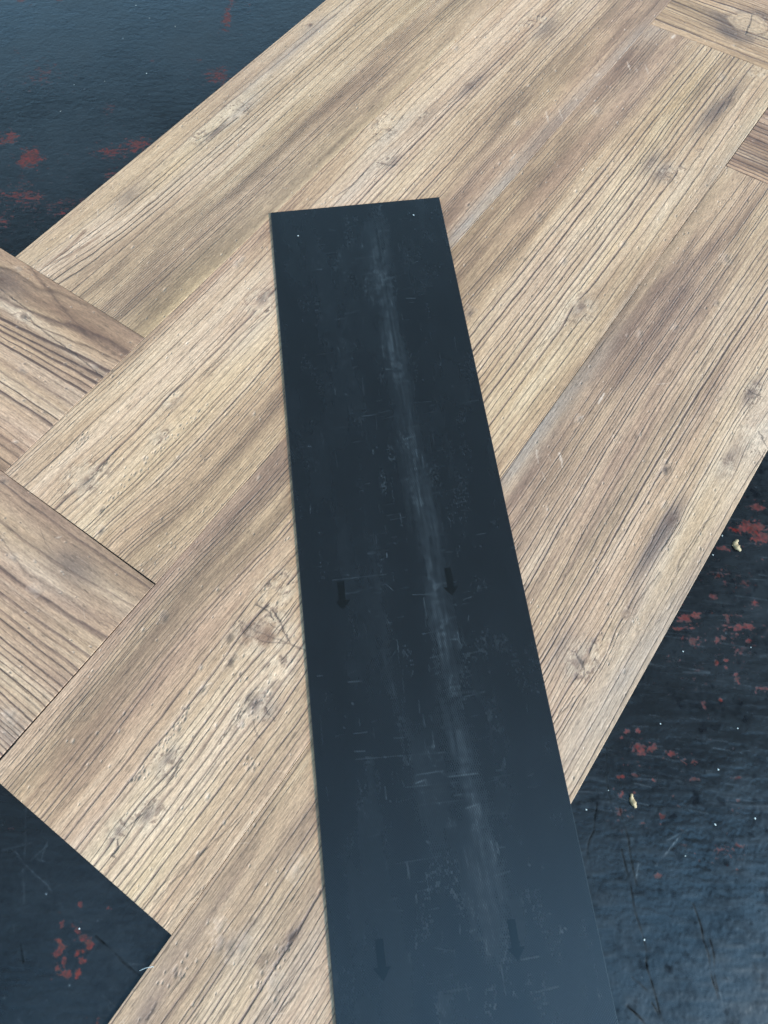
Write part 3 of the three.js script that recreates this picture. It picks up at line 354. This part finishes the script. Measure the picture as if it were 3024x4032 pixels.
plank({ ...crossR(5, 2), seed: 7, wave: 0.9, tint: [2, -1, -2],
  left: [[0, 0.04, 0.55, 0.8], [0.2, 0.045, 0.4, 0.95], [0.45, 0.05, 0.3, 1], [0.7, 0.045, 0.35, 1], [0.85, 0.05, 0.45, 0.8], [0.93, 0.08, 0.6, 0.5], [1, 0.06, 0.6, 0.4]],
  knots: [[2947, 91, 0.115, 'round', 0.8]],
  blots: [[2860, 85, 0.12, 0.05, 0.75], [2870, 120, 0.1, 0.05, 0.8], [2890, 140, 0.1, 0.05, 0.7], [2830, 60, 0.12, 0.03, 0.6], [3000, 60, 0.1, 0.05, 0.8], [2900, 40, 0.1, 0.03, 0.5, 2], [2990, 150, 0.12, 0.05, 0.6, 2], [2950, 150, 0.06, 0.04, 0.6], [3010, 10, 0.2, 0.08, 0.5, 5]],
  cracks: [[[[2962, 60], [2955, 90], [2945, 115], [2936, 136]], 0.009, 0.95], [[[2958, 155], [2985, 145], [3010, 138]], 0.006, 0.6]] },
'crosswise wood-look vinyl plank with a large round knot split by a crack');

plank({ ...crossR(4, 3), seed: 8, wave: 0.8, tint: [-4, -9, -6], place: [4 - 0.001, 3 + 0.0028, -Math.PI / 2],
  left: [[0, 0.05, 0.7, 0.7], [0.3, 0.07, 0.6, 0.85], [0.6, 0.06, 0.75, 0.9], [0.8, 0.045, 0.7, 1], [1, 0.05, 0.6, 0.9]],
  blots: [[2970, 560, 0.2, 0.05, 0.6, 4], [2990, 500, 0.3, 0.04, 0.6, 4], [2930, 600, 0.2, 0.05, 0.4, 2]] },
'crosswise dark-striped brown wood-look vinyl plank abutting a thin black gap');

// ---------------------------------------------------------------- the upturned plank
{
  const UC = 1.09428, VC = 0.98314, ANG = 0.8339, ca = Math.cos(ANG), sa = Math.sin(ANG), Y0 = TH + 0.0001;
  const loc = (x, y) => { const [u, v] = P(x, y, Y0 + TH), du = u - UC, dv = v - VC; return [-du * sa + dv * ca, du * ca + dv * sa]; }; // s down its length, t across
  const NW = 2048, NH = 800, SPAN = 4.3, col = new Uint8Array(NW * NH * 4), rgh = new Uint8Array(NW * NH * 4), wear = new Float32Array(NW * NH), bit = new Float32Array(NW * NH), SX = NW / SPAN, SY = NH;
  const r = rng(31);
  function stroke(a, b, w, k, arr = wear) {
    const m = w * 3; for (let j = Math.max(0, Math.floor((Math.min(a[1], b[1]) - m) * SY)); j <= Math.min(NH - 1, (Math.max(a[1], b[1]) + m) * SY); j++) for (let i = Math.max(0, Math.floor((Math.min(a[0], b[0]) - m) * SX)); i <= Math.min(NW - 1, (Math.max(a[0], b[0]) + m) * SX); i++) {
      const s = (i + 0.5) / SX, t = (j + 0.5) / SY, [d] = seg(s, t, a, b), g = k * Math.exp(-((d / w) ** 2)) * (0.35 + 0.9 * vn(s * 40, t * 40)); const o = j * NW + i; arr[o] = Math.max(arr[o], g);
    }
  }
  // long rubbed streaks where the next plank in the box lay
  const streak = [[810, 450], [825, 560], [850, 740], [880, 900], [905, 1060], [930, 1200], [955, 1370], [975, 1540], [1005, 1640], [1035, 1760], [1055, 1920], [1070, 2050]].map(([x, y]) => loc(x * 1.823, y * 1.823));
  const amp = [0.5, 0.7, 0.9, 0.45, 0.55, 0.75, 0.8, 0.7, 1.0, 0.85, 0.5, 0.3];
  const streak2 = [[740, 760], [790, 950], [800, 1150], [830, 1400], [870, 1560], [920, 1750], [950, 1900]].map(([x, y]) => loc(x * 1.823, y * 1.823)), amp2 = [0.06, 0.1, 0.14, 0.16, 0.2, 0.2, 0.14];
  function poly(st, t, pts, am, w) { let best = 0; for (let k = 0; k + 1 < pts.length; k++) { const a = pts[k], b = pts[k + 1]; if (st < a[0] - 0.1 || st > b[0] + 0.1) continue; const [d, f] = seg(st, t, a, b); best = Math.max(best, mix(am[k], am[k + 1], f) * Math.exp(-((d / w) ** 2))); } return best; }
  for (let k = 0; k < 520; k++) { // dotted cross marks and short drags
    const s = 0.15 + r() * 5.4, t = clamp(0.5 + (r() + r() + r() - 1.5) * 0.42, 0.04, 0.96), long = r() < 0.5, l = 0.02 + 0.12 * r() * r();
    stroke([s, t], long ? [s + l, t + (r() - 0.5) * 0.01] : [s + (r() - 0.5) * 0.02 - l * 0.06, t + l], 0.0026, 0.15 + 0.85 * r() * r());
  }
  for (const [x0, y0, x1, y1, k] of [[1310, 2285, 1520, 2262, 0.9], [1370, 2340, 1520, 2300, 0.5], [1520, 2300, 1548, 2326, 1], [1625, 2342, 1700, 2340, 0.8], [1700, 2340, 1735, 2300, 0.9], [1400, 2990, 1750, 2962, 0.8], [1600, 3100, 1800, 3080, 0.6], [1650, 3170, 1820, 3150, 0.6], [1560, 3400, 1740, 3370, 0.5], [1913, 3698, 1918, 3755, 1.2], [1918, 3755, 1930, 3758, 1.2], [2050, 3778, 2120, 3765, 0.8], [1480, 1190, 1560, 1170, 0.7], [1390, 1180, 1360, 1270, 0.3], [1370, 1270, 1335, 1330, 0.3], [1240, 1400, 1330, 1385, 0.4], [1300, 1690, 1370, 1680, 0.5], [1500, 2650, 1560, 2560, 0.4], [1480, 3580, 1590, 3585, 0.4], [1700, 3730, 1790, 3745, 0.5], [1740, 3750, 1770, 3740, 0.6], [1640, 1100, 1690, 1130, 0.5]]) stroke(loc(x0, y0), loc(x1, y1), 0.0022, k * 0.7);
  for (let k = 0; k < 70; k++) { const s = r() * 6, t = r(); stroke([s, t], [s + 0.004, t + 0.004], 0.0035, 0.3 + 0.4 * r(), bit); }
  for (let j = 0, o = 0; j < NH; j++) for (let i = 0; i < NW; i++, o++) {
    const s = (i + 0.5) / SX, t = (j + 0.5) / SY, thread = 0.4 + 0.9 * vn(s * 3, t * 130), n = fbm(s * 2.2, t * 9);
    // wear sits on the ribs of the pressed net pattern
    const cs = s / 0.0096, ct = t / 0.0096, row = Math.floor(cs), net = 0.5 + 0.5 * Math.cos((ct + (row & 1) * 0.5) * 6.2832) * Math.cos((cs - row - 0.5) * 3.1416);
    const rub = poly(s, t, streak, amp, 0.034 + 0.03 * vn(s * 5, 3)) * thread * (0.15 + 1.7 * n * fbm(s * 9, t * 60) * 1.6) + poly(s, t, streak2, amp2, 0.06) * thread * (0.2 + 1.3 * n) + 0.06 * sstep(0.5, 0.75, n) * thread + 0.75 * sstep(0.56, 0.74, fbm(s * 7 + 20, t * 16)) * sstep(0.55, 1.0, hash(Math.floor(ct + (row & 1) * 0.5) * 977 + row * 31)) * (1 - Math.abs(t - 0.5) * 1.4);
    const w = clamp((rub * 0.55 + wear[o] * 0.8) * (0.12 + 1.5 * (1 - net) * (0.3 + 1.1 * vn(s * 60, t * 60))) + bit[o] * 0.8, 0, 0.85);
    const k = 1 + 0.16 * (fbm(s * 6 + 4, t * 6) - 0.5) + 0.55 * (0.5 - net) + 0.25 * (vn(s * 130, t * 130) - 0.5), c = o * 4;
    col[c] = clamp(mix(19 * k, 142, w * 0.36), 0, 255); col[c + 1] = clamp(mix(21 * k, 146, w * 0.36), 0, 255); col[c + 2] = clamp(mix(24 * k, 146, w * 0.36), 0, 255); col[c + 3] = 255;
    rgh[c] = rgh[c + 1] = rgh[c + 2] = clamp(0.26 + 0.12 * (n - 0.5) + 0.35 * w) * 255; rgh[c + 3] = 255;
  }
  const over = (t) => { t.repeat.set(6 / SPAN, 1); return t; };
  const M = 64, cell = new Float32Array(M * M); // one repeat of the net: two rows of round dimples
  for (let j = 0; j < M; j++) for (let i = 0; i < M; i++) { let d = 9; for (const [x, y] of [[0, 0], [1, 0], [0, 1], [1, 1], [0.5, 0.5]]) d = Math.min(d, Math.hypot((i + 0.5) / M - x, (j + 0.5) / M - y)); cell[j * M + i] = sstep(0.12, 0.36, d); }
  const net = tex(cell, M, M, false, THREE.RepeatWrapping); net.repeat.set(6 / 0.0096, 1 / 0.0096);
  const back = new THREE.MeshPhysicalMaterial({ map: over(tex(col, NW, NH, true, THREE.MirroredRepeatWrapping)), roughnessMap: over(tex(rgh, NW, NH, false, THREE.MirroredRepeatWrapping)), bumpMap: net, bumpScale: 0.00004, roughness: 1, ior: 1.52 });
  const o = new THREE.Group(); o.name = 'upturned_vinyl_plank'; o.position.set(UC * W, Y0, VC * W);
  // local x runs down the length, local z runs back across the width
  o.rotation.y = -(ANG + Math.PI / 2);
  const mk = (name, g, m) => { g.scale(1, 1, -1); const ix = g.attributes.position, n = ix.count; for (const a of [g.attributes.position, g.attributes.uv, g.attributes.normal]) for (let k = 0; k < n; k += 3) for (let q = 0; q < a.itemSize; q++) { const A = a.array, i1 = (k + 1) * a.itemSize + q, i2 = (k + 2) * a.itemSize + q, tmp = A[i1]; A[i1] = A[i2]; A[i2] = tmp; } g.computeVertexNormals(); const me = new THREE.Mesh(g, m); me.name = name; o.add(me); return me; };
  mk('net_embossed_back', slab(L, W, 0.0003, TH, 0.0004), back);
  const decor = mk('wood_print_face', slab(L - 0.0002, W - 0.0002, 0, 0.0003, 0.00005), new THREE.MeshStandardMaterial({ color: new THREE.Color(0.14, 0.11, 0.08), roughness: 0.65 })); decor.position.set(0.0001, 0, -0.0001);
  // stamped arrows
  const am = new THREE.MeshPhysicalMaterial({ color: new THREE.Color(0.0035, 0.004, 0.0045), roughness: 0.18, ior: 1.5 });
  const sh = new THREE.Shape(); [[0, -0.015], [0.092, -0.015], [0.092, -0.034], [0.135, 0], [0.092, 0.034], [0.092, 0.015], [0, 0.015]].forEach(([x, y], k) => k ? sh.lineTo(x * W, y * W) : sh.moveTo(x * W, y * W));
  const ag = new THREE.ExtrudeGeometry(sh, { depth: 0.00006, bevelEnabled: false }); ag.rotateX(-Math.PI / 2);
  for (const [x, y] of [[1340, 2289], [1762, 2236], [1492, 3697], [2012, 3620]]) { const [s, t] = loc(x, y), a = new THREE.Mesh(ag, am); a.name = 'stamped_arrow'; a.position.set(s * W, TH + 0.00002, -t * W); o.add(a); }
  tag(o, 'upturned vinyl plank lying black underside up, with stamped arrows and whitish scuffs', 'vinyl plank');
}

// ---------------------------------------------------------------- litter on the floor and on the planks
{
  const r = rng(5), straw = new THREE.MeshPhysicalMaterial({ color: new THREE.Color(0.34, 0.22, 0.11), roughness: 0.75 }), chalk = new THREE.MeshStandardMaterial({ color: new THREE.Color(0.36, 0.35, 0.32), roughness: 0.9 });
  function curl(name, px, size, wide, bend, turn, label) { // a curled sliver with thickness, lying on the floor
    const n = 14, pos = [], idx = [], th = 0.0004;
    for (let k = 0; k <= n; k++) {
      const f = k / n, a = (f - 0.5) * bend, R = size / Math.max(bend, 0.2), x = Math.sin(a) * R, z = (1 - Math.cos(a)) * R, w = wide * (0.35 + 0.65 * Math.sin(Math.PI * Math.pow(f, 0.8))) * (0.8 + 0.4 * hash(k * 7 + 3)), y = 0.0004 + 0.0011 * Math.sin(f * 5.1) ** 2, nx = Math.cos(a + 1.57), nz = Math.sin(a + 1.57);
      for (const [sd, up] of [[-1, 0], [-0.2, th * 1.8], [1, th * 0.6], [0.2, -th * 0.6]]) pos.push(x + nx * sd * w / 2, Math.max(0.0001, y + up), z + nz * sd * w / 2);
      if (k) for (let q = 0; q < 4; q++) { const a0 = (k - 1) * 4 + q, a1 = (k - 1) * 4 + (q + 1) % 4, b0 = a0 + 4, b1 = a1 + 4; idx.push(a0, b0, b1, a0, b1, a1); }
    }
    const g = new THREE.BufferGeometry(); g.setAttribute('position', new THREE.Float32BufferAttribute(pos, 3)); g.setIndex(idx); g.computeVertexNormals();
    const [u, v] = P(...px, 0), m = new THREE.Mesh(g, straw); m.name = name; m.position.set(u * W, 0, v * W); m.rotation.y = turn; tag(m, label, 'flake');
  }
  curl('dry_flake', [2895, 2150], 0.010, 0.0045, 2.6, 0.75, 'curled straw-coloured flake beside a large red paint patch');
  curl('dry_flake_001', [2489, 3155], 0.0085, 0.0032, 0.9, 0.85, 'slender straight straw-coloured flake on the floor by small red specks');
  const spots = [[2843, 2110, 1.3], [2806, 2185, 1.3], [2689, 2565, 1.2], [2956, 2549, 1.1], [577, 290, 1.3], [588, 72, 1.1], [535, 22, 1.2], [239, 439, 1.2], [412, 321, 1], [485, 152, 1], [827 + 2000, 3030, 1.6], [2815, 3246, 1.7], [2972, 3222, 1.6], [2395, 3112, 1], [2536, 3700, 1.6], [313, 3656, 1.3], [2698, 3370, 1], [2308, 3188, 1.4], [2904, 2868, 1.3], [2600, 2850, 1.2], [292, 334, 0.9], [690, 105, 1.1]];
  spots.forEach(([x, y, mm], k) => {
    const g = new THREE.IcosahedronGeometry(mm * 0.00034, 1), p = g.attributes.position; for (let i = 0; i < p.count; i++) { const q = 0.7 + 0.6 * vn(p.getX(i) * 4000 + k * 9 + 50, p.getZ(i) * 4000 + p.getY(i) * 3000 + 70); p.setXYZ(i, p.getX(i) * q * 1.2, p.getY(i) * q * 0.6, p.getZ(i) * q); }
    g.computeVertexNormals(); const [u, v] = P(x, y, 0), m = new THREE.Mesh(g, chalk); m.name = k ? 'grit_crumb_' + String(k).padStart(3, '0') : 'grit_crumb'; m.position.set(u * W, mm * 0.0002, v * W); m.rotation.y = r() * 6; tag(m, 'tiny pale grit crumb lying on the black painted floor', 'crumb', 'pale crumbs on the floor');
  });
  [[1174, 930], [1628, 848]].forEach(([x, y], k) => {
    const g = new THREE.IcosahedronGeometry(0.0006, 1); g.scale(1, 0.7, 1.2); const [u, v] = P(x, y, TH * 2), m = new THREE.Mesh(g, chalk); m.name = 'dust_grain' + (k ? '_001' : ''); m.position.set(u * W, TH * 2 + 0.0005, v * W); tag(m, 'tiny white grain on the upturned black plank near its square end', 'crumb', 'white grains on the black plank');
  });
  const pts = [[550, 3822, 0.0006], [572, 3812, 0.0036], [590, 3808, 0.0042], [606, 3806, 0.0034]].map(([x, y, h]) => { const [u, v] = P(x, y, h); return new THREE.Vector3(u * W, h, v * W); });
  const fib = new THREE.Mesh(new THREE.TubeGeometry(new THREE.CatmullRomCurve3(pts), 20, 0.00022, 5), chalk); fib.name = 'loose_fibre'; tag(fib, 'short pale fibre hanging over the edge of a wood-look plank', 'fibre');
}
renderer.render(scene, camera);
